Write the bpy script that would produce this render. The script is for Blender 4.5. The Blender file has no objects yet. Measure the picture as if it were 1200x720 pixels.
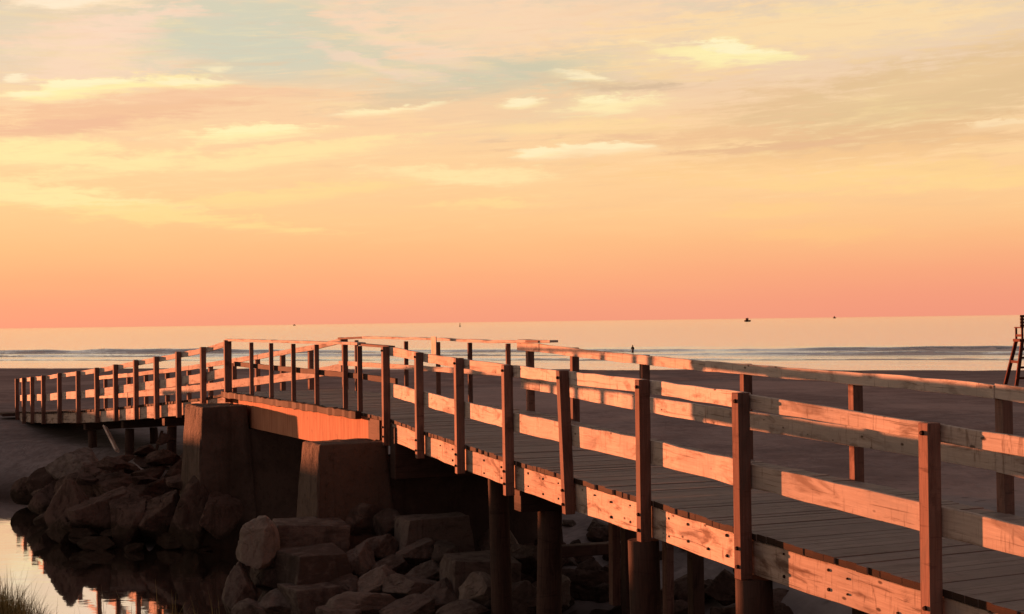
import bpy, bmesh, math, random
from mathutils import Vector, Matrix, noise as mnoise

R = math.radians
random.seed(7)
scene = bpy.context.scene
COL = scene.collection
EYE = 4.8                      # eye height above the sea (sea level is z = 0)
F, CX, CY = 1750.0, 600.0, 360.0
SY = 1.75                      # depth units used in the tables below are 1.75 m
PITCH, ROLL = R(0.5566), R(-0.764)
CAMM = Matrix.Rotation(R(90) + PITCH, 3, 'X') @ Matrix.Rotation(ROLL, 3, 'Z')


def ray(px, py):
    return CAMM @ Vector(((px - CX) / F, (CY - py) / F, -1.0))


def at(px, py, D):
    d = ray(px, py)
    d = d * (D * SY / d.y)
    return Vector((d.x, d.y, d.z + EYE))


def wz(rel):
    return rel + EYE


# ------------------------------------------------------------------ render / camera
scene.render.engine = 'CYCLES'
scene.view_settings.view_transform = 'Standard'
scene.view_settings.look = 'None'
EXPOSURE = 1.7
scene.view_settings.exposure = EXPOSURE
scene.view_settings.gamma = 1
scene.view_settings.use_curve_mapping = False
KEXP = 1.0 / 2 ** EXPOSURE

cam = bpy.data.cameras.new('camera')
cam.sensor_width = 36
cam.lens = 52.5
cam.clip_start = 0.05
cam.clip_end = 90000
camo = bpy.data.objects.new('camera', cam)
COL.objects.link(camo)
camo.matrix_world = Matrix.Translation((0, 0, EYE)) @ CAMM.to_4x4()
scene.camera = camo

# ------------------------------------------------------------------ sun
SUN_AZ = math.atan2(-0.688, 0.726)       # from +Y towards +X
SUN_EL = R(1.0)
sun = bpy.data.lights.new('sun', 'SUN')
sun.energy = 5.0
sun.angle = R(0.55)
sun.color = (1.0, 0.27, 0.11)
suno = bpy.data.objects.new('sun', sun)
COL.objects.link(suno)
tosun = Vector((math.sin(SUN_AZ) * math.cos(SUN_EL), math.cos(SUN_AZ) * math.cos(SUN_EL), math.sin(SUN_EL)))
suno.rotation_euler = tosun.to_track_quat('Z', 'Y').to_euler()


# ------------------------------------------------------------------ node helpers
def lin(c):
    out = []
    for v in c:
        v = v / 255.0
        out.append(v / 12.92 if v <= 0.04045 else ((v + 0.055) / 1.055) ** 2.4)
    return tuple(out) + (1.0,)


class NT:
    def __init__(self, tree):
        self.t = tree
        self.n = tree.nodes
        self.l = tree.links

    def node(self, kind, **kw):
        nd = self.n.new(kind)
        for k, v in kw.items():
            setattr(nd, k, v)
        return nd

    def put(self, sock, v):
        if isinstance(v, bpy.types.NodeSocket):
            self.l.new(v, sock)
        elif v is not None:
            sock.default_value = v

    def m(self, op, a, b=None, c=None, clamp=False):
        nd = self.node('ShaderNodeMath', operation=op, use_clamp=clamp)
        self.put(nd.inputs[0], a)
        if b is not None: self.put(nd.inputs[1], b)
        if c is not None: self.put(nd.inputs[2], c)
        return nd.outputs[0]

    def rng(self, v, a, b, c=0.0, d=1.0, smooth=True):
        nd = self.node('ShaderNodeMapRange')
        nd.interpolation_type = 'SMOOTHSTEP' if smooth else 'LINEAR'
        nd.clamp = True
        self.put(nd.inputs[0], v)
        for i, x in enumerate((a, b, c, d)):
            self.put(nd.inputs[i + 1], x)
        return nd.outputs[0]

    def mix(self, f, a, b, mode='MIX'):
        nd = self.node('ShaderNodeMix', data_type='RGBA', blend_type=mode)
        self.put(nd.inputs[0], f)
        self.put(nd.inputs[6], a)
        self.put(nd.inputs[7], b)
        return nd.outputs[2]

    def comb(self, x, y, z):
        nd = self.node('ShaderNodeCombineXYZ')
        for i, v in enumerate((x, y, z)): self.put(nd.inputs[i], v)
        return nd.outputs[0]

    def sep(self, v):
        nd = self.node('ShaderNodeSeparateXYZ')
        self.put(nd.inputs[0], v)
        return nd.outputs

    def noise(self, vec, scale=1.0, detail=4.0, rough=0.55, dist=0.0):
        nd = self.node('ShaderNodeTexNoise')
        self.put(nd.inputs['Vector'], vec)
        nd.inputs['Scale'].default_value = scale
        nd.inputs['Detail'].default_value = detail
        nd.inputs['Roughness'].default_value = rough
        nd.inputs['Distortion'].default_value = dist
        return nd.outputs['Fac']

    def vmul(self, v, s):
        nd = self.node('ShaderNodeVectorMath', operation='MULTIPLY')
        self.put(nd.inputs[0], v)
        nd.inputs[1].default_value = s
        return nd.outputs[0]

    def vadd(self, a, b):
        nd = self.node('ShaderNodeVectorMath', operation='ADD')
        self.put(nd.inputs[0], a)
        self.put(nd.inputs[1], b)
        return nd.outputs[0]

    def ramp(self, f, stops):
        nd = self.node('ShaderNodeValToRGB')
        self.put(nd.inputs[0], f)
        cr = nd.color_ramp
        while len(cr.elements) < len(stops): cr.elements.new(0.5)
        for e, (p, c) in zip(cr.elements, stops):
            e.position = p
            e.color = c
        return nd.outputs[0]

    def bump(self, h, strength=0.3, dist=0.01, normal=None):
        nd = self.node('ShaderNodeBump')
        nd.inputs['Strength'].default_value = strength
        nd.inputs['Distance'].default_value = dist
        self.put(nd.inputs['Height'], h)
        if normal is not None: self.put(nd.inputs['Normal'], normal)
        return nd.outputs[0]


# ------------------------------------------------------------------ world: sunset sky
world = bpy.data.worlds.new('World')
scene.world = world
world.use_nodes = True
w = NT(world.node_tree)
w.n.clear()
tc = w.node('ShaderNodeTexCoord')
dx, dy, dz = w.sep(tc.outputs['Generated'])
az = w.m('MULTIPLY', w.m('ARCTAN2', dx, dy), 57.29578)
el = w.m('MULTIPLY', w.m('ARCSINE', dz), 57.29578)
# turbulence in sky angles, stretched along the horizon
q1 = w.comb(w.m('MULTIPLY', az, 0.096), w.m('MULTIPLY', el, 0.385), 0.0)
wn1 = w.m('SUBTRACT', w.noise(q1, 1.6, 5, 0.6), 0.5)
q2 = w.comb(w.m('MULTIPLY', az, 0.158), w.m('MULTIPLY', el, 1.31), 3.7)
wn2 = w.m('SUBTRACT', w.noise(q2, 1.0, 7, 0.62, 0.6), 0.5)
q3 = w.comb(w.m('MULTIPLY', az, 0.79), w.m('MULTIPLY', el, 2.6), 9.1)
wn3 = w.m('SUBTRACT', w.noise(q3, 1.0, 6, 0.65, 0.3), 0.5)
q4 = w.comb(w.m('MULTIPLY', az, 0.42), w.m('ADD', w.m('MULTIPLY', el, 5.2), w.m('MULTIPLY', az, -0.28)), 5.3)
wn4 = w.m('SUBTRACT', w.noise(q4, 1.0, 9, 0.68, 0.5), 0.5)
azw = w.m('ADD', az, w.m('MULTIPLY', wn1, 5.0))
elw = w.m('ADD', el, w.m('ADD', w.m('MULTIPLY', wn1, 1.3), w.m('MULTIPLY', wn3, 0.5)))
GR = [(-1, (246, 158, 127)), (0, (247, 159, 127)), (0.7, (249, 163, 127)), (1.7, (251, 173, 128)), (2.9, (252, 187, 133)),
      (4.0, (253, 199, 142)), (5.7, (253, 207, 153)), (7.4, (250, 207, 159)), (9.2, (240, 206, 172)), (12.2, (228, 205, 176)),
      (17, (200, 186, 172)), (30, (146, 130, 126)), (90, (112, 102, 102))]
elr = w.m('ADD', el, w.m('MULTIPLY', wn1, 0.7))
sky = w.ramp(w.m('POWER', w.rng(elr, -1, 90, 0, 1, smooth=False), 0.5), [(((e + 1) / 91.0) ** .5, lin(c)) for e, c in GR])


def sky_dir(px, py):
    d = ray(px, py).normalized()
    return math.degrees(math.atan2(d.x, d.y)), math.degrees(math.asin(d.z))


def cloud(px, py, rx, ry, rot, colour, alpha, edge=1.0):
    """A cloud at its own bearing and height in the sky: an eroded ellipse."""
    global sky
    a0, e0 = sky_dir(px, py)
    ra, re = rx * 0.0327, ry * 0.0327
    c, s = math.cos(R(rot)), math.sin(R(rot))
    u = w.m('SUBTRACT', azw, a0)
    v = w.m('SUBTRACT', elw, e0)
    uu = w.m('ADD', w.m('MULTIPLY', u, c / ra), w.m('MULTIPLY', v, s / ra))
    vv = w.m('ADD', w.m('MULTIPLY', u, -s / re), w.m('MULTIPLY', v, c / re))
    d = w.m('SQRT', w.m('ADD', w.m('MULTIPLY', uu, uu), w.m('MULTIPLY', vv, vv)))
    d = w.m('ADD', d, w.m('MULTIPLY', w.m('ADD', w.m('MULTIPLY', wn2, 1.1), w.m('ADD', w.m('MULTIPLY', wn3, 0.9), w.m('MULTIPLY', wn4, 1.1))), 2.4 * edge))
    f = w.rng(d, 1.4, 0.35, 0.0, alpha)
    sky = w.mix(f, sky, lin(colour))


for c in [
    # pale grey-green clear gaps high up
    (250, 40, 190, 85, 4, (212, 207, 182), 0.95, 0.7), (600, 95, 150, 50, 4, (206, 199, 170), 0.95, 0.7),
    (450, 50, 130, 75, 0, (212, 205, 178), 0.85, 0.8), (20, 40, 60, 60, 0, (222, 208, 182), 0.6, 0.8), (470, 5, 120, 22, -4, (222, 206, 178), 0.5, 1),
    # pink cloud veils
    (115, 65, 95, 60, 10, (249, 214, 184), 0.9, 0.9), (470, 45, 130, 22, -22, (247, 212, 182), 0.9, 0.8), (560, 20, 140, 40, -6, (249, 213, 180), 0.7, 0.9),
    (640, 25, 200, 30, 3, (251, 213, 175), 0.7, 1),
    # broad peach band under the gaps
    (220, 125, 260, 34, 5, (249, 205, 160), 0.9, 0.8), (480, 138, 260, 30, 6, (250, 205, 160), 0.8, 0.8),
    (95, 138, 150, 17, 6, (243, 192, 152), 0.95, 0.9), (480, 118, 110, 10, 8, (225, 196, 160), 0.7, 1),
    # tan grey bank on the right
    (1090, 118, 230, 52, 8, (228, 193, 146), 0.95, 0.7), (1040, 165, 190, 24, 4, (234, 188, 140), 0.8, 0.8), (790, 165, 150, 11, 3, (240, 193, 146), 0.85, 0.9),
    (720, 98, 80, 8, 2, (222, 192, 155), 0.8, 1), (730, 160, 60, 7, 0, (236, 190, 150), 0.7, 1),
    # cream sheets
    (960, 32, 260, 34, 4, (255, 220, 166), 0.8, 0.9), (1050, 208, 220, 12, -2, (255, 212, 145), 0.8, 1), (900, 195, 200, 16, 3, (254, 205, 145), 0.6, 1),
    # sunlit yellow streaks
    (95, 103, 110, 10, 6, (255, 238, 172), 1.0, 0.75), (215, 98, 40, 7, 0, (255, 236, 172), 0.9, 0.8), (250, 82, 20, 4, 4, (255, 236, 190), 0.7, 0.7),
    (285, 158, 80, 8, 2, (255, 234, 172), 1.0, 0.7), (30, 180, 95, 16, 3, (255, 231, 166), 1.0, 0.7), (155, 190, 80, 13, 8, (255, 230, 166), 0.9, 0.8),
    (335, 180, 130, 11, 6, (255, 227, 164), 0.9, 0.8), (70, 232, 150, 14, -7, (255, 228, 164), 1.0, 0.7), (210, 256, 160, 10, -4, (255, 216, 146), 0.8, 0.9),
    (540, 206, 95, 12, -2, (255, 227, 168), 0.95, 0.8), (440, 131, 60, 5, 4, (255, 226, 179), 0.9, 0.6), (575, 240, 60, 5, 0, (255, 218, 150), 0.7, 0.8),
    (330, 228, 140, 9, 5, (255, 218, 148), 0.7, 0.9), (840, 66, 70, 10, -8, (255, 239, 176), 1.0, 0.7), (683, 88, 44, 6, -3, (255, 232, 180), 0.8, 0.8),
    (720, 122, 62, 12, 3, (255, 234, 178), 0.95, 0.8), (608, 123, 28, 5, 3, (255, 232, 175), 0.7, 0.7), (640, 178, 28, 5, 0, (255, 230, 170), 0.9, 0.6),
    (705, 177, 70, 8, 2, (255, 226, 180), 0.9, 0.7), (660, 150, 120, 9, 0, (255, 218, 158), 0.7, 0.9), (1180, 145, 60, 8, 5, (250, 210, 160), 0.8, 0.8),
    (1130, 218, 110, 6, 0, (255, 214, 146), 0.7, 0.9), (910, 245, 60, 7, 0, (254, 205, 140), 0.7, 0.8), (960, 274, 90, 9, 0, (254, 198, 134), 0.6, 0.9),
    (100, 0, 70, 12, 4, (255, 226, 186), 0.8, 0.9),
    # crisp little lit crests
    (110, 97, 60, 4, 4, (255, 242, 196), 0.9, 0.9), (40, 108, 40, 4, 8, (255, 240, 192), 0.9, 0.9), (225, 97, 46, 4, 2, (255, 240, 194), 0.9, 0.9), (690, 86, 40, 4, -4, (255, 238, 196), 0.9, 0.9),
    (720, 117, 40, 5, 4, (255, 240, 190), 0.9, 0.9), (606, 121, 22, 4, 2, (255, 238, 194), 0.9, 0.9), (640, 176, 30, 4, 3, (255, 236, 190), 0.9, 0.9), (705, 173, 50, 4, -2, (255, 236, 190), 0.9, 0.9),
    (290, 155, 60, 4, 2, (255, 240, 182), 0.9, 0.9), (830, 60, 60, 4, -9, (255, 242, 196), 0.9, 0.9), (450, 129, 50, 3, 4, (255, 236, 186), 0.9, 0.9), (15, 92, 14, 4, 0, (255, 238, 200), 0.8, 0.9),
    (1180, 142, 40, 4, 4, (255, 226, 180), 0.7, 0.9), (80, 3, 40, 5, 3, (255, 236, 206), 0.8, 0.9), (760, 100, 60, 4, 2, (214, 184, 152), 0.8, 0.9), (560, 95, 90, 18, 6, (204, 198, 172), 0.6, 0.9),
    (300, 60, 100, 30, -6, (208, 206, 184), 0.7, 0.9), (150, 30, 60, 14, 14, (250, 216, 190), 0.7, 0.9), (430, 75, 90, 8, -18, (246, 212, 186), 0.7, 0.9), (250, 112, 140, 5, 5, (246, 198, 160), 0.7, 0.9),
    (60, 150, 120, 7, 7, (238, 184, 150), 0.8, 0.9), (900, 172, 120, 6, 3, (232, 184, 142), 0.8, 0.9), (1100, 95, 120, 10, 10, (236, 200, 152), 0.7, 0.9),
]:
    cloud(*c)
# thin fine streaking over everything, fading towards the horizon
sky = w.mix(w.m('MULTIPLY', w.rng(wn2, 0.02, 0.22), w.m('MULTIPLY', w.rng(el, 2.0, 6, 0, 0.28), w.rng(el, 40, 15))), sky, lin((255, 228, 160)))
sky = w.mix(w.m('MULTIPLY', w.rng(wn2, -0.02, -0.22), w.m('MULTIPLY', w.rng(el, 2.0, 6, 0, 0.28), w.rng(el, 40, 15))), sky, lin((236, 188, 146)))
sky = w.mix(w.m('MULTIPLY', w.rng(wn4, 0.0, 0.24), w.m('MULTIPLY', w.rng(el, 2.5, 6, 0, 0.24), w.rng(el, 40, 15))), sky, lin((255, 230, 176)))
sky = w.mix(w.m('MULTIPLY', w.rng(wn4, 0.0, -0.24), w.m('MULTIPLY', w.rng(el, 2.5, 6, 0, 0.24), w.rng(el, 40, 15))), sky, lin((230, 186, 150)))
# redder towards the north-east horizon, yellower towards the sun
sky = w.mix(w.m('MULTIPLY', w.rng(el, 4, 0), w.rng(az, -3, 20, 0, 0.5)), sky, lin((240, 150, 126)))
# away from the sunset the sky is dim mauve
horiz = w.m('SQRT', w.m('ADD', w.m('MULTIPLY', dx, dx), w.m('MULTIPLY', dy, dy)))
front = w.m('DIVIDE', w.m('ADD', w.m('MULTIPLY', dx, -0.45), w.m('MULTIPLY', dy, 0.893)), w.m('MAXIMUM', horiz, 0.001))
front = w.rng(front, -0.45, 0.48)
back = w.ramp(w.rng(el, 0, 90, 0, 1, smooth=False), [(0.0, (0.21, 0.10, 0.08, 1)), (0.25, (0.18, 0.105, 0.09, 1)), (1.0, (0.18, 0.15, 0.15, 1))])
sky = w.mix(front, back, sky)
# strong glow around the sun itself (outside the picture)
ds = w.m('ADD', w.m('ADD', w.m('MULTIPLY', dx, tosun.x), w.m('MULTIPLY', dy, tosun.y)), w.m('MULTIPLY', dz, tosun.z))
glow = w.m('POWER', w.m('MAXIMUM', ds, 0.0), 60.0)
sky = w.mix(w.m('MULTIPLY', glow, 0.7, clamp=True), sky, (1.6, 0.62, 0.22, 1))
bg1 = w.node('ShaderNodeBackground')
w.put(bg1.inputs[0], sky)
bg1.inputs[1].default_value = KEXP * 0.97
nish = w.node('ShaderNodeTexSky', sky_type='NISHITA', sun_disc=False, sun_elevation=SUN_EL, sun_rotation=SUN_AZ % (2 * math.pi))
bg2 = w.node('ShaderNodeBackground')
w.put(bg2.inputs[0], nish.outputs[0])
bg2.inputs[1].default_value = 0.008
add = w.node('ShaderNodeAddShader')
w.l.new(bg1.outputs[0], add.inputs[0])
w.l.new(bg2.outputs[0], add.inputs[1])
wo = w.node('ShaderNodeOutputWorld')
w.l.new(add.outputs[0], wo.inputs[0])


# ------------------------------------------------------------------ materials
def new_mat(name):
    m = bpy.data.materials.new(name)
    m.use_nodes = True
    t = NT(m.node_tree)
    t.n.clear()
    out = t.node('ShaderNodeOutputMaterial')
    b = t.node('ShaderNodeBsdfPrincipled')
    t.l.new(b.outputs[0], out.inputs[0])
    b.inputs['Specular IOR Level'].default_value = 0.04
    return m, t, b


def wood(name, light, dark, stain, rough=0.8, knots=True, stain_amt=0.6, spec=0.04):
    m, t, b = new_mat(name)
    b.inputs['Specular IOR Level'].default_value = spec
    uv = t.node('ShaderNodeUVMap').outputs[0]
    rnd = t.node('ShaderNodeObjectInfo').outputs['Random']
    off = t.comb(t.m('MULTIPLY', rnd, 37.0), t.m('MULTIPLY', rnd, 11.0), t.m('MULTIPLY', rnd, 91.0))
    p = t.vadd(uv, off)
    grain = t.noise(t.vmul(p, (2.5, 60, 1)), 1.0, 6, 0.65, 0.4)
    fine = t.noise(t.vmul(p, (9, 260, 1)), 1.0, 3, 0.6)
    blot = t.noise(t.vmul(p, (2.2, 7, 1)), 1.0, 5, 0.6, 0.6)
    vert = t.noise(t.vmul(p, (17, 2.6, 1)), 1.0, 4, 0.7, 0.4)
    saw = t.noise(t.vmul(p, (70, 3.0, 1)), 1.0, 2, 0.5)
    f = t.m('ADD', t.m('MULTIPLY', grain, 0.6), t.m('ADD', t.m('MULTIPLY', fine, 0.25), t.m('MULTIPLY', rnd, 0.25)))
    col = t.mix(t.rng(f, 0.3, 0.78), dark, light)
    tone = t.node('ShaderNodeAttribute', attribute_name='tone').outputs['Fac']
    col = t.mix(t.m('MULTIPLY', tone, 0.95), col, dark)
    col = t.mix(t.rng(blot, 0.51, 0.68, 0, stain_amt), col, stain)
    col = t.mix(t.rng(vert, 0.565, 0.70, 0, stain_amt * 0.9), col, stain)
    col = t.mix(t.rng(saw, 0.64, 0.74, 0, stain_amt * 0.55), col, stain)
    grey = t.noise(t.vmul(p, (0.9, 3.0, 1)), 1.0, 5, 0.62, 0.8)
    g1 = light[1] * .62
    col = t.mix(t.rng(grey, 0.50, 0.66, 0, stain_amt * 0.75), col, (g1 * 1.02, g1 * .93, g1 * .84, 1))
    run_ = t.noise(t.vmul(p, (1.1, 34, 1)), 1.0, 5, 0.7, 0.6)
    col = t.mix(t.rng(run_, 0.565, 0.66, 0, stain_amt * 0.8), col, (stain[0] * .6, stain[1] * .55, stain[2] * .5, 1))
    if knots:
        vo = t.node('ShaderNodeTexVoronoi')
        t.put(vo.inputs['Vector'], t.vmul(p, (3.6, 7.5, 1)))
        vo.inputs['Scale'].default_value = 1.0
        col = t.mix(t.rng(vo.outputs['Distance'], 0.12, 0.06, 0, 0.85), col, (stain[0] * .35, stain[1] * .35, stain[2] * .35, 1))
    t.put(b.inputs['Base Color'], col)
    b.inputs['Roughness'].default_value = rough
    h = t.m('ADD', t.m('MULTIPLY', grain, 1.0), t.m('ADD', t.m('MULTIPLY', fine, 0.5), t.m('MULTIPLY', vert, 0.4)))
    t.put(b.inputs['Normal'], t.bump(h, 0.5, 0.004))
    return m


M = {}
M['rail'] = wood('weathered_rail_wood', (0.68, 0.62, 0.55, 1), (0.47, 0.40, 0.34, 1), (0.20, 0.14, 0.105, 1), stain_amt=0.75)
M['fascia'] = wood('weathered_fascia_wood', (0.62, 0.54, 0.46, 1), (0.40, 0.31, 0.25, 1), (0.15, 0.095, 0.07, 1), stain_amt=0.9)
M['post'] = wood('brown_post_wood', (0.29, 0.185, 0.15, 1), (0.14, 0.08, 0.066, 1), (0.07, 0.04, 0.034, 1), knots=False)
M['deck'] = wood('grey_deck_wood', (0.40, 0.345, 0.315, 1), (0.25, 0.21, 0.19, 1), (0.15, 0.12, 0.107, 1), knots=False, rough=0.6, stain_amt=0.5)
M['edge'] = wood('dark_plank_ends', (0.085, 0.055, 0.04, 1), (0.04, 0.026, 0.02, 1), (0.03, 0.02, 0.015, 1), knots=False)
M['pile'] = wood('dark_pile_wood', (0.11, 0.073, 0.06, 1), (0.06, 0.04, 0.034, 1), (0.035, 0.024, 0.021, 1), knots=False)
M['pale'] = wood('pale_board', (0.80, 0.74, 0.62, 1), (0.70, 0.62, 0.50, 1), (0.55, 0.45, 0.34, 1), knots=False)
M['chair'] = wood('red_brown_paint', (0.11, 0.04, 0.03, 1), (0.07, 0.025, 0.02, 1), (0.05, 0.02, 0.015, 1), knots=False)


def rust_girder():
    m, t, b = new_mat('rusted_girder')
    uv = t.node('ShaderNodeUVMap').outputs[0]
    a = t.noise(t.vmul(uv, (9, 0.9, 1)), 1.0, 5, 0.65, 0.2)
    c = t.noise(t.vmul(uv, (5, 5, 1)), 1.0, 6, 0.6)
    col = t.mix(t.rng(a, 0.35, 0.68), (0.50, 0.25, 0.15, 1), (0.38, 0.17, 0.10, 1))
    col = t.mix(t.rng(c, 0.58, 0.75, 0, 0.6), col, (0.2, 0.1, 0.07, 1))
    t.put(b.inputs['Base Color'], col)
    b.inputs['Roughness'].default_value = 0.85
    t.put(b.inputs['Normal'], t.bump(t.m('ADD', a, c), 0.4, 0.006))
    return m


M['girder'] = rust_girder()


def stone(name, c1, c2, c3, scale=1.0, rough=0.9):
    m, t, b = new_mat(name)
    g = t.node('ShaderNodeTexCoord').outputs['Object']
    rnd = t.node('ShaderNodeObjectInfo').outputs['Random']
    p = t.vadd(g, t.comb(t.m('MULTIPLY', rnd, 31.0), t.m('MULTIPLY', rnd, 57.0), t.m('MULTIPLY', rnd, 13.0)))
    a = t.noise(p, 2.2 * scale, 7, 0.62, 0.4)
    c = t.noise(p, 16 * scale, 6, 0.7)
    col = t.mix(t.rng(t.m('ADD', a, t.m('MULTIPLY', t.m('SUBTRACT', rnd, 0.5), 0.22)), 0.36, 0.64), c1, c2)
    col = t.mix(t.rng(c, 0.52, 0.72, 0, 0.6), col, c3)
    gp = t.node('ShaderNodeNewGeometry').outputs['Position']
    x_, y_, z_ = t.sep(gp)
    streak = t.noise(t.vmul(gp, (5, 5, 0.35)), 1.0, 5, 0.65, 0.3)
    col = t.mix(t.rng(streak, 0.52, 0.68, 0, 0.55), col, c3)
    wl = t.m('ADD', z_, t.m('MULTIPLY', t.m('SUBTRACT', a, 0.5), 0.5))
    col = t.mix(t.rng(wl, EYE - 3.75, EYE - 3.95, 0, 0.6), col, (0.028, 0.025, 0.016, 1))
    t.put(b.inputs['Base Color'], col)
    b.inputs['Roughness'].default_value = rough
    t.put(b.inputs['Normal'], t.bump(t.m('ADD', a, t.m('ADD', t.m('MULTIPLY', streak, 0.3), t.m('MULTIPLY', c, 0.8))), 0.9, 0.035))
    return m


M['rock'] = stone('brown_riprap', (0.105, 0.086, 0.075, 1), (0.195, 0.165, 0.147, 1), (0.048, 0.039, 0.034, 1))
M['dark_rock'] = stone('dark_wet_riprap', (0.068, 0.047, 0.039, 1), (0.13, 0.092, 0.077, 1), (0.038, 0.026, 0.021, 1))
M['pale_rock'] = stone('pale_stone', (0.20, 0.17, 0.148, 1), (0.28, 0.24, 0.21, 1), (0.11, 0.09, 0.077, 1))
M['concrete'] = stone('stained_concrete', (0.078, 0.060, 0.050, 1), (0.125, 0.097, 0.08, 1), (0.045, 0.034, 0.028, 1), 0.7)


def plain(name, c, rough=0.7, metal=0.0):
    m, t, b = new_mat(name)
    g = t.node('ShaderNodeTexCoord').outputs['Object']
    a = t.noise(g, 6, 5, 0.6)
    t.put(b.inputs['Base Color'], t.mix(a, (c[0] * .75, c[1] * .75, c[2] * .75, 1), (c[0] * 1.2, c[1] * 1.2, c[2] * 1.2, 1)))
    b.inputs['Roughness'].default_value = rough
    b.inputs['Metallic'].default_value = metal
    return m


M['bolt'] = plain('rusty_bolt', (0.03, 0.016, 0.012), 0.8, 0.0)
M['hull'] = plain('dark_hull', (0.07, 0.045, 0.035), 0.6)
M['cabin'] = plain('boat_cabin', (0.16, 0.10, 0.075), 0.6)
M['skin'] = plain('skin', (0.10, 0.05, 0.035), 0.6)
M['suit'] = plain('dark_swimwear', (0.02, 0.018, 0.018), 0.7)


def sand_material():
    m, t, b = new_mat('beach_sand')
    geo = t.node('ShaderNodeNewGeometry')
    p = geo.outputs['Position']
    a = t.noise(p, 0.16, 6, 0.6, 0.3)
    c = t.noise(p, 2.2, 7, 0.65, 0.5)
    d = t.noise(p, 26, 4, 0.6)
    g1 = t.noise(t.vmul(p, (5, 5, 1)), 1.0, 8, 0.75)
    tr = t.noise(t.vmul(p, (0.9, 0.22, 1)), 1.0, 4, 0.6, 1.5)
    e = t.noise(t.vmul(p, (0.35, 1.3, 1)), 1.0, 5, 0.6, 0.8)
    col = t.mix(t.rng(a, 0.35, 0.65), (0.215, 0.198, 0.20, 1), (0.285, 0.262, 0.262, 1))
    col = t.mix(t.rng(c, 0.45, 0.7, 0, 0.55), col, (0.15, 0.135, 0.136, 1))
    col = t.mix(t.rng(e, 0.55, 0.72, 0, 0.5), col, (0.33, 0.30, 0.30, 1))
    col = t.mix(t.rng(g1, 0.40, 0.62, 0.0, 0.55), col, (0.155, 0.14, 0.14, 1))
    col = t.mix(t.m('MULTIPLY', t.rng(tr, 0.485, 0.50), t.rng(tr, 0.52, 0.505, 0, 0.5)), col, (0.14, 0.125, 0.125, 1))
    m1 = t.noise(t.vmul(p, (0.55, 0.55, 1)), 1.0, 6, 0.68, 0.9)
    col = t.mix(t.rng(m1, 0.42, 0.62, 0.0, 0.6), col, (0.14, 0.125, 0.124, 1))
    m2 = t.noise(t.vmul(p, (0.10, 0.05, 1)), 1.0, 5, 0.6, 0.4)
    col = t.mix(t.rng(m2, 0.48, 0.64, 0.0, 0.5), col, (0.34, 0.315, 0.31, 1))
    fp = t.node('ShaderNodeTexVoronoi')
    t.put(fp.inputs['Vector'], t.vmul(p, (2.6, 2.6, 1)))
    fp.inputs['Scale'].default_value = 1.0
    col = t.mix(t.m('MULTIPLY', t.rng(fp.outputs['Distance'], 0.26, 0.12, 0, 0.6), t.rng(m1, 0.44, 0.52)), col, (0.125, 0.11, 0.11, 1))  # shade inside footprints painted as dark dots in the sand colour
    x, y, z = t.sep(p)
    # wet mud down at the creek
    wet = t.rng(t.m('ADD', z, t.m('MULTIPLY', c, 0.4)), EYE - 3.55, EYE - 4.1)
    inl = t.m('ADD', t.m('MULTIPLY', t.m('SUBTRACT', x, 42.0), -0.436), t.m('MULTIPLY', t.m('SUBTRACT', y, 122.5), -0.90))
    near_creek = t.rng(inl, 66, 86)
    col = t.mix(t.m('MULTIPLY', t.m('MULTIPLY', wet, near_creek), 0.85), col, (0.04, 0.029, 0.024, 1))
    t.put(b.inputs['Base Color'], col)
    shore = t.rng(t.m('ADD', inl, t.m('MULTIPLY', a, 4.0)), 9.0, 3.0)
    t.put(b.inputs['Roughness'], t.rng(shore, 0, 1, 0.92, 0.12))
    t.put(b.inputs['Specular IOR Level'], t.rng(shore, 0, 1, 0.0, 0.5))
    h = t.m('ADD', t.m('MULTIPLY', c, 1.0), t.m('ADD', t.m('MULTIPLY', d, 0.12), t.m('MULTIPLY', e, 0.5)))
    t.put(b.inputs['Normal'], t.bump(h, 0.25, 0.02))
    return m


M['sand'] = sand_material()


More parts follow.
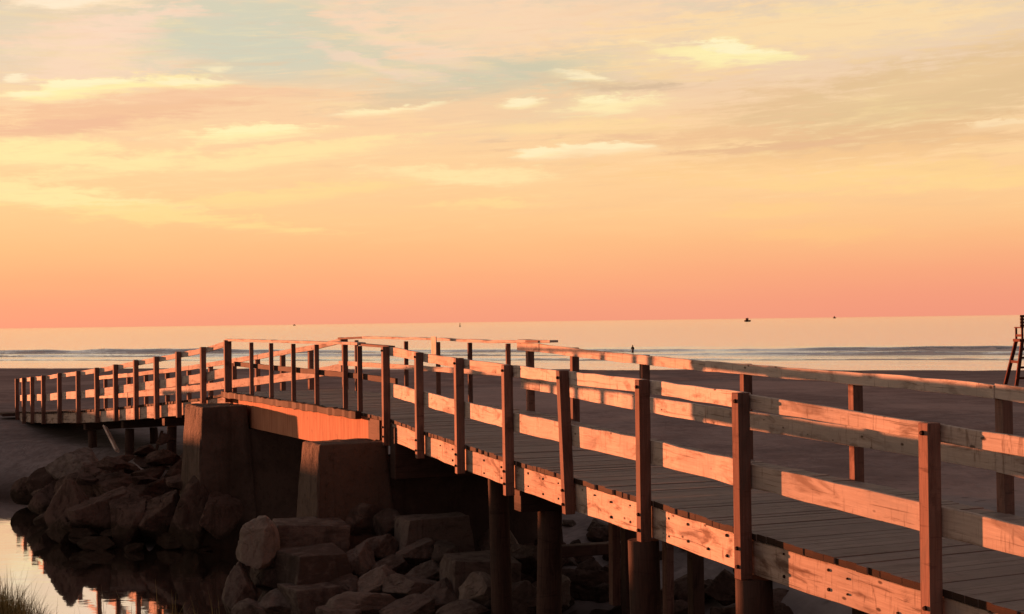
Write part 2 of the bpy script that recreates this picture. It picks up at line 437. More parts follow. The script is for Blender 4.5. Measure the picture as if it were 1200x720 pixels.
def water_material(name, sea):
    m = bpy.data.materials.new(name)
    m.use_nodes = True
    t = NT(m.node_tree)
    t.n.clear()
    out = t.node('ShaderNodeOutputMaterial')
    p = t.node('ShaderNodeNewGeometry').outputs['Position']
    gl = t.node('ShaderNodeBsdfGlossy', distribution='MULTI_GGX')
    df = t.node('ShaderNodeBsdfDiffuse')
    mx = t.node('ShaderNodeMixShader')
    if sea:
        rot = t.node('ShaderNodeMapping')
        t.put(rot.inputs[0], p)
        rot.inputs['Rotation'].default_value = (0, 0, R(25.8))
        q = rot.outputs[0]
        a = t.noise(t.vmul(q, (0.05, 0.16, 1)), 1.0, 4, 0.55)
        c = t.noise(t.vmul(q, (0.45, 1.3, 1)), 1.0, 4, 0.6)
        d = t.noise(t.vmul(q, (1.6, 4.0, 1)), 1.0, 3, 0.6)
        h = t.m('ADD', t.m('MULTIPLY', a, 1.0), t.m('ADD', t.m('MULTIPLY', c, 0.25), t.m('MULTIPLY', d, 0.06)))
        nrm = t.bump(h, 0.5, 1.0)
        t.put(gl.inputs['Color'], (0.99, 0.98, 0.97, 1))
        gl.inputs['Roughness'].default_value = 0.09
        fo = t.node('ShaderNodeAttribute', attribute_name='foam').outputs['Fac']
        fn = t.noise(t.vmul(q, (0.35, 1.1, 1)), 1.0, 7, 0.7, 0.6)
        foam = t.rng(t.m('ADD', t.m('MULTIPLY', fo, 0.75), t.m('SUBTRACT', fn, 0.5)), 0.20, 0.38)
        t.put(df.inputs['Color'], t.mix(foam, (0.022, 0.021, 0.018, 1), (0.80, 0.74, 0.68, 1)))
        lw = t.node('ShaderNodeLayerWeight')
        lw.inputs[0].default_value = 0.5
        t.put(mx.inputs[0], t.m('MULTIPLY', t.rng(lw.outputs['Facing'], 0.5, 0.82, 0.15, 0.985), t.rng(foam, 0, 1, 1.0, 0.1)))
        t.put(gl.inputs['Normal'], nrm)
    else:
        a = t.noise(t.vmul(p, (0.5, 1.6, 1)), 1.0, 3, 0.5)
        c = t.noise(t.vmul(p, (2.5, 6.0, 1)), 1.0, 3, 0.5)
        calm = t.rng(t.noise(p, 0.22, 3, 0.5), 0.45, 0.62)
        h = t.m('ADD', t.m('MULTIPLY', a, 0.35), t.m('MULTIPLY', t.m('MULTIPLY', c, 0.25), calm))
        t.put(gl.inputs['Normal'], t.bump(h, 0.35, 0.02))
        t.put(gl.inputs['Color'], (0.97, 0.96, 0.95, 1))
        gl.inputs['Roughness'].default_value = 0.03
        df.inputs['Color'].default_value = (0.05, 0.033, 0.026, 1)
        mx.inputs[0].default_value = 0.90
    t.l.new(df.outputs[0], mx.inputs[1])
    t.l.new(gl.outputs[0], mx.inputs[2])
    t.l.new(mx.outputs[0], out.inputs[0])
    return m


M['sea'] = water_material('sea_water', True)
M['creek'] = water_material('creek_water', False)


def grass_material():
    m, t, b = new_mat('marsh_grass')
    g = t.node('ShaderNodeAttribute', attribute_name='tone').outputs['Fac']
    t.put(b.inputs['Base Color'], t.mix(g, (0.24, 0.20, 0.075, 1), (0.55, 0.46, 0.21, 1)))
    b.inputs['Roughness'].default_value = 0.7
    return m


M['grass'] = grass_material()


# ------------------------------------------------------------------ mesh helpers
def tag(o, label=None, cat=None, group=None, kind=None):
    if label: o['label'] = label
    if cat: o['category'] = cat
    if group: o['group'] = group
    if kind: o['kind'] = kind
    return o


def empty(name, loc=(0, 0, 0)):
    o = bpy.data.objects.new(name, None)
    o.empty_display_size = 0.3
    o.location = loc
    COL.objects.link(o)
    return o


class MB:
    """Collects boxes and swept boards into one mesh with UVs (u along the grain) and a per-face tone."""

    def __init__(self):
        self.v, self.f, self.uv, self.tone, self.mi = [], [], [], [], []

    def quad(self, idx, uvs, tone=0.0, mi=0):
        self.f.append(idx); self.uv.append(uvs); self.tone.append(tone); self.mi.append(mi)

    def sweep(self, rings, lens, tone=0.0, mi=0, cap_mi=None):
        """rings: list of 4-point rings (same winding); lens: running length of each ring."""
        b = len(self.v)
        for r in rings: self.v.extend([tuple(p) for p in r])
        per = [0.0]
        for k in range(4):
            per.append(per[-1] + (Vector(rings[0][(k + 1) % 4]) - Vector(rings[0][k])).length)
        for i in range(len(rings) - 1):
            for k in range(4):
                k2 = (k + 1) % 4
                self.quad((b + 4 * i + k, b + 4 * i + k2, b + 4 * i + 4 + k2, b + 4 * i + 4 + k),
                          ((lens[i], per[k]), (lens[i], per[k + 1]), (lens[i + 1], per[k + 1]), (lens[i + 1], per[k])), tone, mi)
        n = len(rings) - 1
        cm = mi if cap_mi is None else cap_mi
        self.quad((b + 3, b + 2, b + 1, b), ((0, 0), (.02, 0), (.02, .1), (0, .1)), tone, cm)
        e = b + 4 * n
        self.quad((e, e + 1, e + 2, e + 3), ((0, 0), (.02, 0), (.02, .1), (0, .1)), tone, cm)

    def build(self, name, mats, parent=None, bevel=0.0, smooth=False):
        me = bpy.data.meshes.new(name)
        me.from_pydata(self.v, [], self.f)
        ul = me.uv_layers.new(name='UVMap')
        i = 0
        for uvs in self.uv:
            for uv in uvs:
                ul.data[i].uv = uv
                i += 1
        at_ = me.attributes.new('tone', 'FLOAT', 'FACE')
        at_.data.foreach_set('value', self.tone)
        if not isinstance(mats, (list, tuple)): mats = [mats]
        for m in mats: me.materials.append(m)
        me.polygons.foreach_set('material_index', self.mi)
        bm = bmesh.new()
        bm.from_mesh(me)
        bmesh.ops.recalc_face_normals(bm, faces=bm.faces)
        bm.to_mesh(me)
        bm.free()
        if smooth:
            me.polygons.foreach_set('use_smooth', [True] * len(me.polygons))
        o = bpy.data.objects.new(name, me)
        COL.objects.link(o)
        if parent is not None: o.parent = parent
        if bevel:
            bv = o.modifiers.new('bevel', 'BEVEL')
            bv.width = bevel
            bv.segments = 1
            bv.limit_method = 'ANGLE'
        return o


def V(x, y, z): return Vector((x, y, z))


def board(name, mat, pts, lats, o0, o1, z0, z1, parent, bevel=0.005, jitter=0.005, step=0.3):
    """A board swept along pts (with lateral unit vectors): offsets o0..o1 across, z0..z1 relative to pts."""
    mb = MB()
    P, L = [], []
    for i in range(len(pts) - 1):
        n = max(1, int((pts[i + 1] - pts[i]).length / step))
        for k in range(n):
            f = k / n
            P.append(pts[i].lerp(pts[i + 1], f)); L.append(lats[i].lerp(lats[i + 1], f))
    P.append(pts[-1]); L.append(lats[-1])
    rings, lens, s = [], [], random.random() * 9
    for i, (p, l) in enumerate(zip(P, L)):
        if i: s += (P[i] - P[i - 1]).length
        j = [random.uniform(-jitter, jitter) for _ in range(4)]
        a, c = l * (o0 + j[0]), l * (o1 + j[0])
        rings.append([p + a + V(0, 0, z0 + j[1]), p + c + V(0, 0, z0 + j[1]), p + c + V(0, 0, z1 + j[2]), p + a + V(0, 0, z1 + j[2])])
        lens.append(s)
    mb.sweep(rings, lens, random.random() * 0.3)
    return mb.build(name, mat, parent, bevel)


def box(name, mat, c, ax, ay, az_, sx, sy, sz, parent=None, bevel=0.004, long='z', mb=None, tone=0.0):
    """A box centred at c with unit axes and full sizes; the grain runs along its long axis."""
    own = mb is None
    mb = mb or MB()
    A = {'x': (ax * sx, ay * sy, az_ * sz), 'y': (ay * sy, az_ * sz, ax * sx), 'z': (az_ * sz, ax * sx, ay * sy)}[long]
    l, p, q = A
    s = random.random() * 5
    rings = []
    for k in (-0.5, 0.5):
        rings.append([c + l * k - p * .5 - q * .5, c + l * k + p * .5 - q * .5, c + l * k + p * .5 + q * .5, c + l * k - p * .5 + q * .5])
    mb.sweep(rings, [s, s + l.length], tone)
    if own: return mb.build(name, mat, parent, bevel)


def strut(name, mat, p0, p1, wx, wy, parent=None, side=None, bevel=0.004):
    d = (p1 - p0)
    L = d.length
    d.normalize()
    side = side or (V(0, 0, 1) if abs(d.z) < 0.9 else V(1, 0, 0))
    a = d.cross(side).normalized()
    b_ = a.cross(d).normalized()
    return box(name, mat, (p0 + p1) / 2, a, b_, d, wx, wy, L, parent, bevel)


def round_pile(name, mat, x, y, z0, z1, r0, r1, parent):
    bm = bmesh.new()
    uvl = bm.loops.layers.uv.new('UVMap')
    rows, seg = [], 18
    n = 8
    ph = random.random() * 9
    for i in range(n + 1):
        f = i / n
        r = r0 + (r1 - r0) * f
        row = []
        for k in range(seg):
            a = 2 * math.pi * k / seg
            rr = r * (1 + 0.05 * mnoise.noise(V(math.cos(a) * 1.5 + ph, math.sin(a) * 1.5, f * 2)))
            row.append(bm.verts.new((x + rr * math.cos(a) + 0.02 * math.sin(f * 3 + ph), y + rr * math.sin(a), z0 + (z1 - z0) * f)))
        rows.append(row)
    for i in range(n):
        for k in range(seg):
            k2 = (k + 1) % seg
            fc = bm.faces.new((rows[i][k], rows[i][k2], rows[i + 1][k2], rows[i + 1][k]))
            fc.smooth = True
            zs = (z1 - z0) / n
            for lp, (a, b_) in zip(fc.loops, ((i, k), (i, k + 1), (i + 1, k + 1), (i + 1, k))):
                lp[uvl].uv = (a * zs + ph, b_ * 2 * math.pi * r0 / seg)
    bm.faces.new(rows[-1])
    me = bpy.data.meshes.new(name)
    bm.to_mesh(me); bm.free()
    me.materials.append(mat)
    o = bpy.data.objects.new(name, me)
    COL.objects.link(o)
    o.parent = parent
    return o


# ------------------------------------------------------------------ terrain
def smooth(a, b, x):
    t = min(1, max(0, (x - a) / (b - a)))
    return t * t * (3 - 2 * t)


def inland(x, y):
    return (x - 42) * -0.436 + (y - 122.5) * -0.90



POLY = [(-4.1, 11.9), (-3.9, 13), (-3.2, 15.0), (-2.3, 17.0), (-1.0, 19.3), (-1.8, 20.6), (-4.0, 20.3), (-5.0, 18.2), (-6.2, 17.0), (-8.0, 17.0), (-9.4, 17.2),
        (-10.3, 19.6), (-11.6, 21.2), (-13.5, 21.8), (-16, 22.2), (-24, 20), (-30, 14), (-33, 5), (-33, -40), (-28, -40), (-28, 2), (-24, 9), (-18, 11.2),
        (-10, 11.75), (-6, 11.75)]


def poly_sd(x, y):
    d2, inside = 1e9, False
    n = len(POLY)
    for i in range(n):
        x0, y0 = POLY[i]
        x1, y1 = POLY[(i + 1) % n]
        ex, ey = x1 - x0, y1 - y0
        t = max(0, min(1, ((x - x0) * ex + (y - y0) * ey) / (ex * ex + ey * ey)))
        qx, qy = x - x0 - ex * t, y - y0 - ey * t
        d2 = min(d2, qx * qx + qy * qy)
        if (y0 > y) != (y1 > y) and x < (x1 - x0) * (y - y0) / (y1 - y0) + x0: inside = not inside
    d = math.sqrt(d2)
    return -d if inside else d


CREEK = -4.3


def ground(x, yt):
    """Ground height relative to the eye."""
    y = yt / SY
    s = inland(x, yt) + 1.8 * mnoise.noise(V(x * 0.04, yt * 0.04, 3)) + 0.6 * mnoise.noise(V(x * 0.15, yt * 0.15, 5))
    if s < 0: z = -4.82 + s * 0.02
    elif s < 11: z = -4.82 + 0.67 * smooth(0, 13, s)
    else: z = -4.17 + 0.93 * smooth(6, 85, s)
    # the bank the camera stands on
    near = -1.9 - 1.4 * smooth(2.0, 6.0, y) - 0.92 * smooth(5, 9.5, y) * smooth(5.0, 2.0, x)
    z = near + (z - near) * smooth(11.6, 15.0, y + max(0, x - 1.5) * 0.9)
    # unseen dune added off to the west, crest shaped to shade low bridge parts
    across, along = 0.726 * x + 0.688 * yt, -0.688 * x + 0.726 * yt
    crest = 1.95 - .5 * smooth(13.5, 17, across) - 1.45 * smooth(18.5, 26, across)
    z += max(0, crest + 0.10 * mnoise.noise(V(x * .12, yt * .12, 1))) * math.exp(-((along - 60) / 6.0) ** 2) * smooth(-60, -30, across)
    # sand heaped at the foot of the far ramp
    z += 0.30 * math.exp(-(((x + 16.5) / 3.4) ** 2 + ((yt - 50) / 4.8) ** 2))
    if -45 < x < 6 and -50 < y < 34:
        d = poly_sd(x, y)
        if d < 4:
            bank = CREEK - 0.06 + (0.62 * d if d > 0 else 0.9 * d)
            z = min(z, max(bank, CREEK - 0.7)) if d > 0 else max(CREEK - 0.7, min(z, bank))
    if -3 < y < 110:
        k = 1 - .93 * max(smooth(15, 24, y), smooth(1.5, 4.5, x) * smooth(9, 13, y)) * smooth(50, 95, inland(x, yt) + 40 * smooth(24, 40, y))
        z += k * 0.05 * mnoise.noise(V(x * 0.35, yt * 0.35, 0)) + k * 0.025 * mnoise.noise(V(x * 1.1, yt * 1.1, 7)) + k * 0.012 * mnoise.noise(V(x * 3.1, yt * 3.1, 2))
    return z


def axis(lo, hi, step, far_lo, far_hi, grow=1.22):
    a = [lo]
    while a[-1] < hi: a.append(a[-1] + step)
    st = step
    while a[-1] < far_hi:
        st *= grow
        a.append(a[-1] + st)
    st = step
    b = [lo]
    while b[-1] > far_lo:
        st *= grow
        b.append(b[-1] - st)
    return b[:0:-1] + a


def add_grid(name, xs, ys, fn, mat, attr=None):
    verts, faces, at_v = [], [], []
    for y in ys:
        for x in xs:
            verts.append(fn(x, y))
    nx = len(xs)
    for j in range(len(ys) - 1):
        for i in range(nx - 1):
            a = j * nx + i
            faces.append((a, a + 1, a + nx + 1, a + nx))
    me = bpy.data.meshes.new(name)
    me.from_pydata(verts, [], faces)
    me.polygons.foreach_set('use_smooth', [True] * len(faces))
    me.materials.append(mat)
    o = bpy.data.objects.new(name, me)
    COL.objects.link(o)
    return o


gx = axis(-20, 12, 0.3, -600, 600, 1.13)
gy = axis(2.0, 56, 0.36, -400, 600, 1.06)
tag(add_grid('sand_beach', gx, gy, lambda x, y: (x, y, wz(ground(x, y))), M['sand']),
    'dark grey evening sand of the beach and creek banks', None, None, 'structure')

# ------------------------------------------------------------------ sea with a few low breakers (shore-aligned coordinates)
TV = V(0.90, -0.436, 0)
NV = V(0.436, 0.90, 0)              # out to sea
O = V(42, 122.5, 0)


def fbm(p, n=4):
    s, a = 0, 1
    for _ in range(n):
        s += a * mnoise.noise(p); p = p * 2.05; a *= 0.5
    return s


RIDGES = [(85, 0.62, 1.5, 0.0, 1), (62, 0.48, 1.2, 5.0, 1), (40, 0.28, 1.1, 11.0, 1), (112, 0.22, 4, 17.0, 0)]


def sea_h(u, v):
    """u metres out from the shore, v along it: height and foam."""
    h, foam = 0.0, 0.0
    if not (-5 < u < 170 and abs(v) < 420): return 0.0, 0.0
    for u0, amp, wd, sd, fo in RIDGES:
        c = u0 + 3.0 * mnoise.noise(V(v * 0.018, sd, 0)) + 1.0 * mnoise.noise(V(v * 0.07, sd, 4))
        a = amp * (0.62 + 0.75 * mnoise.noise(V(v * 0.022, sd, 9)) + 0.25 * mnoise.noise(V(v * 0.12, sd, 2)))
        a = max(a, 0.0) * (1 + .7 * smooth(-80, -150, v) * (sd == 0.0))
        d = u - c
        h += a * math.exp(-(d / (wd * (0.55 if d < 0 else 1.8))) ** 2)
        if fo:
            k = max(0, min(1, 0.55 + 1.3 * mnoise.noise(V(v * 0.03, sd, 31))))
            foam = max(foam, k * math.exp(-((d + wd * 1.9) / (wd * 1.5)) ** 2))
            foam = max(foam, 0.45 * k * math.exp(-((d - 0.1) / (wd * 0.35)) ** 2))
    foam = max(foam, 0.8 * math.exp(-((u - 6 - 3 * mnoise.noise(V(v * 0.03, 7, 40))) / 1.6) ** 2) * max(0, min(1, .4 + mnoise.noise(V(v * 0.04, 3, 44)))))
    h += 0.03 * fbm(V(v * 0.12, u * 0.3, 8), 3)
    return h, foam


us = [-4 + 0.6 * i for i in range(270)]
st = 0.6
while us[-1] < 40000:
    st *= 1.12
    us.append(us[-1] + st)
vs = axis(-240, 70, 1.5, -40000, 40000, 1.18)
foams = []


def sea_pt(v, u):
    h, fo = sea_h(u, v)
    foams.append(fo)
    p = O + TV * v + NV * u
    return (p.x, p.y, h)


sea = add_grid('sea', vs, us, sea_pt, M['sea'])
fa = sea.data.attributes.new('foam', 'FLOAT', 'POINT')
fa.data.foreach_set('value', foams)
tag(sea, 'calm pale sea under the sunset with low breakers near the beach', None, None, 'structure')

cw = add_grid('creek_water', [-60, -40, -20, -10, -5, 0, 2], [-75, -35, 0, 14, 21, 28, 35, 40], lambda x, y: (x, y, wz(CREEK)), M['creek'])
tag(cw, 'still tidal creek mirroring sky and rocks', None, None, 'structure')

# ------------------------------------------------------------------ the footbridge
bridge = empty('footbridge', (0.4, 16.8, wz(-3.4)))
tag(bridge, 'long weathered timber footbridge with post and plank railings crossing the creek to the beach', 'footbridge')
binv = Matrix.Translation(-Vector(bridge.location))


def adopt(o):
    """Parts are modelled in place; keep them there under the bridge."""
    o.parent = bridge
    o.matrix_parent_inverse = binv
    return o


W = 2.45
RH = 1.07
near1 = [(5.23, 2.74, -.93), (4.40, 3.67, -.87), (3.57, 4.60, -.79), (2.741, 5.538, -.695), (1.803, 6.588, -.575), (1.197, 7.596, -.535), (.591, 8.604, -.515),
         (-.015, 9.612, -.49), (-.621, 10.62, -.45), (-1.227, 11.628, -.405), (-1.833, 12.636, -.345)]
S1, S0 = (-2.45, 13.4, -.315), (-5.79, 17.4, -.30)
near2 = [near1[-1], S1, S0]
d2 = Vector((-.72, .69))
near3 = [S0]
for s, zt in zip((1.0, 2.17, 3.3, 4.43, 5.66, 6.88, 8.19, 9.62, 10.95), (-.456, -.58, -.70, -.81, -.94, -1.06, -1.18, -1.285, -1.40)):
    near3.append((S0[0] + d2.x * s, S0[1] + d2.y * s, zt))
for ang, zt in ((43, -1.475), (40.5, -1.555), (39, -1.635)):
    x, y, _ = near3[-1]
    near3.append((x - 1.2 * math.sin(R(ang)), y + 1.2 * math.cos(R(ang)), zt))
allN = near1[:-1] + near2[:-1] + near3
NP = [V(x, y * SY, wz(z)) for x, y, z in allN]                  # top-of-rail points on the near line
iH, iS1, iS0 = 10, 11, 12


def lateral(P):
    out = []
    for i in range(len(P)):
        a, b_ = P[max(0, i - 1)], P[min(len(P) - 1, i + 1)]
        d = (b_ - a); d.z = 0; d.normalize()
        out.append(V(d.y, -d.x, 0))
    return out


LAT = lateral(NP)
FP = [p + l * W for p, l in zip(NP, LAT)]


def far_point(q):
    """A point on the far rail line by running index q (float)."""
    i = max(0, min(len(FP) - 2, int(math.floor(q))))
    f = q - i
    return FP[i].lerp(FP[i + 1], f), LAT[i].lerp(LAT[i + 1], f).normalized()


def near_point(q):
    i = max(0, min(len(NP) - 2, int(math.floor(q))))
    f = q - i
    return NP[i].lerp(NP[i + 1], f), LAT[i].lerp(LAT[i + 1], f).normalized()


def deck_section(q0, q1, ncol):
    """Cross planks laid along the walkway between running indices q0 and q1."""
    mb = MB()
    pts = []
    qs = [q0 + (q1 - q0) * i / 400 for i in range(401)]
    s = [0.0]
    cen = [near_point(q)[0] + near_point(q)[1] * W / 2 for q in qs]
    for i in range(400): s.append(s[-1] + (cen[i + 1] - cen[i]).length)
    n = int(s[-1] / 0.112)
    def q_at(d):
        for i in range(400):
            if s[i + 1] >= d: return qs[i] + (qs[i + 1] - qs[i]) * (d - s[i]) / max(1e-6, s[i + 1] - s[i])
        return q1
    for k in range(n + 1):
        if (k + .9) * .112 > s[-1]: break
        qa, qb = q_at(k * 0.112 + 0.0025), q_at((k + 1) * 0.112 - 0.0025)
        (pa, la), (pb, lb) = near_point(qa), near_point(qb)
        oa, ob = random.uniform(-0.012, 0.012), W + random.uniform(-.01, 0.01)
        dz = random.uniform(-0.004, 0.004) - RH
        t = 0.05
        rings = []
        for o in (oa, ob):
            A, B = pa + la * o + V(0, 0, dz), pb + lb * o + V(0, 0, dz + random.uniform(-.002, .002))
            rings.append([A - V(0, 0, t), B - V(0, 0, t), B, A])
        mb.sweep(rings, [k * 3.1, k * 3.1 + W], random.random() ** 1.5, 0, 1)
    o = mb.build('deck', [M['deck'], M['edge']], None, 0.0)
    return adopt(o)


deck_section(0, iH, 0)
deck_section(iH, iS0, 0)
deck_section(iS0, len(NP) - 1, 0)


def slab(name, mat, i0, i1, o0, o1, z0, z1, far=False, bevel=0.005, jit=0.006):
    base = FP if far else NP
    return adopt(board(name, mat, base[i0:i1 + 1], LAT[i0:i1 + 1], o0, o1, z0, z1, None, bevel, jit))


# rails and fascia of the two ramps (boards two or three bays long, butted at posts)
def run(name, mat, i0, i1, k, o0, o1, z0, z1, far=False, jit=0.006):
    i = i0
    while i < i1:
        j = min(i1, i + k)
        o = slab(name, mat, i, j, o0, o1, z0 + random.uniform(-.006, .006), z1 + random.uniform(-.006, .006), far, 0.004, jit)
        i = j


last = len(NP) - 1
for far in (False, True):
    oo = (-.04, 0.0) if far else (0.0, 0.04)
    for (a, b_, k) in ((0, iH, 3), (iS0, last, 3)):
        run('top_rail', M['rail'], a + (1 if a == 0 else 0), b_, k, oo[0], oo[1], -.125, -0.002, far)
        run('mid_rail', M['rail'], a + (1 if a == 0 else 0), b_, k, oo[0], oo[1], -.735, -.54, far)
        fo = (-.075, -.02) if far else (0.02, 0.075)
        run('fascia_board', M['fascia'], a, b_, 2 if a == 0 else 3, fo[0], fo[1], -RH - .052 - .275, -RH - .054, far)
# the far railing of the near ramp runs on a little past the joint
for nm, mt, z0, z1, q1 in (('top_rail', 'rail', -.125, -.002, 10.5), ('mid_rail', 'rail', -.735, -.54, 10.42), ('fascia_board', 'fascia', -RH - .327, -RH - .054, 10.42)):
    (pa, la), (pb, lb) = far_point(10.01), far_point(q1)
    adopt(board(nm, M[mt], [pa, pb], [la, lb], -.04, 0.0, z0, z1, None))
# inner stringers under the decks
for off in (0.6, 1.2, 1.75):
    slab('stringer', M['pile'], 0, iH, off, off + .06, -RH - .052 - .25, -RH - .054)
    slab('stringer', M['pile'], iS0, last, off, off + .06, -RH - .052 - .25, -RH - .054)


def add_bolt(parent_obj, c, n, r=0.012, h=0.012):
    bm = bmesh.new()
    bmesh.ops.create_cone(bm, cap_ends=True, segments=8, radius1=r, radius2=r * .8, depth=h)
    mt = n.to_track_quat('Z', 'Y').to_matrix().to_4x4()
    bmesh.ops.transform(bm, matrix=Matrix.Translation(c) @ mt, verts=bm.verts)
    me = bpy.data.meshes.new('bolt')
    bm.to_mesh(me); bm.free()
    me.materials.append(M['bolt'])
    o = bpy.data.objects.new('bolt', me)
    COL.objects.link(o)
    o.parent = parent_obj
    return o


def post(p, l, o0, o1, ztop, zbot, wd=.055, lean=0.0, mat='post', bolts=False, lab=None):
    d = V(-l.y, l.x, 0)
    up = (V(0, 0, 1) + d * lean).normalized()
    a = p + V(0, 0, ztop)
    L = ztop - zbot
    c = a + l * (o0 + o1) / 2 - up * L / 2 + d * random.uniform(-.006, .006)
    up2 = (up + d * random.uniform(-.008, .008)).normalized()
    o = adopt(box('post', M[mat], c, d, l, up2, wd, abs(o1 - o0), L, None, 0.005))
    if bolts:
        for zz in (-.06, -RH - .12, -RH - .26):
            cc = p + l * (min(o0, o1) - 0.008) + V(0, 0, zz) + d * random.uniform(-.008, .008) + d * lean * (zz - ztop)
            add_bolt(o, cc, -l, .017, .02)
    if lab: o['label'] = lab
    return o


# near railing posts (outside the boards)
for i in list(range(1, iH + 1)):
    lean = 0.085 if i == 6 else random.uniform(-.006, .006)
    pp = post(NP[i] + (V(-LAT[i].y, LAT[i].x, 0) * .12 if i == 6 else V(0, 0, 0)), LAT[i] if i != 3 else LAT[i].lerp(LAT[4], .7).normalized(), -.106, -.001, random.uniform(0.0, .012), -RH - .052 - .275 - random.uniform(.03, .07), .10, lean, bolts=i >= 2,
         lab='leaning railing post' if i == 6 else None)
for i in range(iS0 + 1, last + 1):
    post(NP[i], LAT[i], -.11, -.001, random.uniform(0.0, .012), -RH - .052 - .275 - random.uniform(.0, .05), .10, random.uniform(-.006, .006))
# far railing posts, at their own spacing
for q in (1.8, 2.9, 4.0, 5.33, 6.55, 8.05, 9.37, 10.33):
    p, l = far_point(q)
    post(p, l, .001, .11, -.01, -RH - .052 - .275 - .03, .10)
q = iS0 + 0.0
for k in range(last - iS0 + 1):
    p, l = far_point(min(last, iS0 + k + (0.15 if k else 0)))
    post(p, l, .001, .11, -.01, -RH - .052 - .275 - .03, .10)

adopt(board('deck_edge_board', M['edge'], [NP[iS1] + V(.08, -.17, 0), NP[iS0] + V(-.1, .2, 0)], [LAT[iS1], LAT[iS0]], -.10, .0, -RH - .10, -RH + .018, None, .008, .012, .16))
# ---- span: flat cap rail, slender mid rail, thin uprights, girder
post(NP[iS0], LAT[iS0], -.09, .055, -.0, -RH - .2, .085)
spanN = [NP[iH], NP[iS1], NP[iS0]]
spanL = [LAT[iH], LAT[iS1], LAT[iS0]]


def span_pt(t, far=False):
    a, b_ = NP[iS1], NP[iS0]
    p = a.lerp(b_, t)
    l = (LAT[iS1].lerp(LAT[iS0], t)).normalized()
    return (p + l * W if far else p), l


for t in (0.0, .09, .279, .45, .629, .803):
    p, l = span_pt(t)
    d = V(-l.y, l.x, 0)
    adopt(box('upright', M['post'], p + l * .05 + V(0, 0, -.02 - (RH + .0) / 2), d, l, V(0, 0, 1), .046, .075, RH - .035, None, 0.004))
for px in (598, 553, 515.5, 478, 420):
    best = min(((abs(((lambda c: 600 + 1750 * c.x / c.y)(span_pt(t / 400 - .3, True)[0])) - px), t / 400 - .3) for t in range(520)))
    p, l = span_pt(best[1], True)
    d = V(-l.y, l.x, 0)
    adopt(box('upright', M['post'], p - l * .05 + V(0, 0, -.02 - (RH + .0) / 2), d, l, V(0, 0, 1), .046, .075, RH - .035, None, 0.004))
# cap rails; joint pieces take post wood, their shade put into the colour
adopt(board('cap_rail', M['rail'], [NP[iS1] + V(.05, -.06, .0), NP[iS0] + V(-.06, .07, 0)], [LAT[iS1], LAT[iS0]], -.03, .115, -.02, .022, None))
adopt(board('cap_rail', M['post'], [NP[iH] + V(0, 0, .0), NP[iS1] + V(.045, -.055, -.004)], [LAT[iH], LAT[iS1]], 0.0, .10, -.03, .012, None))
pf = [span_pt(t, True) for t in (-.27, .02, .3, .62, .80)]
sag = (0.012, -.012, 0.012, .02, .02)
adopt(board('cap_rail', M['rail'], [p + V(0, 0, s_) for (p, l), s_ in zip(pf, sag)], [l for p, l in pf], -.115, .03, -.02, .022, None))
pf2 = [span_pt(t, True) for t in (.802, 1.0)]
adopt(board('cap_rail', M['post'], [pf2[0][0] + V(0, 0, .018), pf2[1][0] + V(0, 0, -.01)], [pf2[0][1], pf2[1][1]], -.10, .02, -.02, .02, None))
pq, lq = far_point(9.95)
pr, lr = far_point(10.42)
adopt(board('cap_rail', M['post'], [pq + V(0, 0, .03), pr + V(0, 0, .03)], [lq, lr], -.09, .12, -.02, .02, None))
# mid rails of the span
adopt(board('mid_rail', M['pile'], [NP[iH] + V(0, 0, -.52), NP[iS1] + V(0, 0, -.52), NP[iS0] + V(0, 0, -.49)], spanL, .094, .134, -.045, .045, None))  # dark pile wood puts the near rail's shade into its colour
pm = [span_pt(t, True) for t in (-.25, .3, .98)]
adopt(board('mid_rail', M['rail'], [p + V(0, 0, -.52) for p, l in pm], [l for p, l in pm], -.135, -.095, -.045, .045, None))
# far span end post and near joint block
adopt(box('joint_block', M['pile'], NP[iH].lerp(NP[iS1], .5) + LAT[iH] * .12 + V(0, 0, -RH - .22), V(-LAT[iH].y, LAT[iH].x, 0), LAT[iH], V(0, 0, 1), .62, .22, .33, None, .01, 'x'))
# girders
gs = NP[iH].lerp(NP[iS1], .42)
for off, mt in ((0.06, 'girder'), (W - .10, 'girder')):
    pts = [gs + V(0, 0, 0), NP[iS1] + V(0, 0, 0), NP[iS0] + V(0, 0, 0)]
    adopt(board('girder', M[mt], pts, spanL, off, off + .05, -RH - .64, -RH - .056, None, 0.003, 0.001))
for off in (0.7, 1.4):
    adopt(board('girder', M['pile'], [NP[iH], NP[iS1], NP[iS0]], spanL, off, off + .06, -RH - .60, -RH - .056, None, 0.003, 0.001))
# pale plate fixed to the far railing of the span
p, l = span_pt(.262, True)
d = V(-l.y, l.x, 0)
pc = at(508.5, 406, (p - l * .19).y / SY)
pl = adopt(box('marker_plate', M['pale'], pc, d, l, V(0, 0, 1), .22, .018, .34, None, .003))
pl['label'] = 'pale blank plate fixed on the far railing'

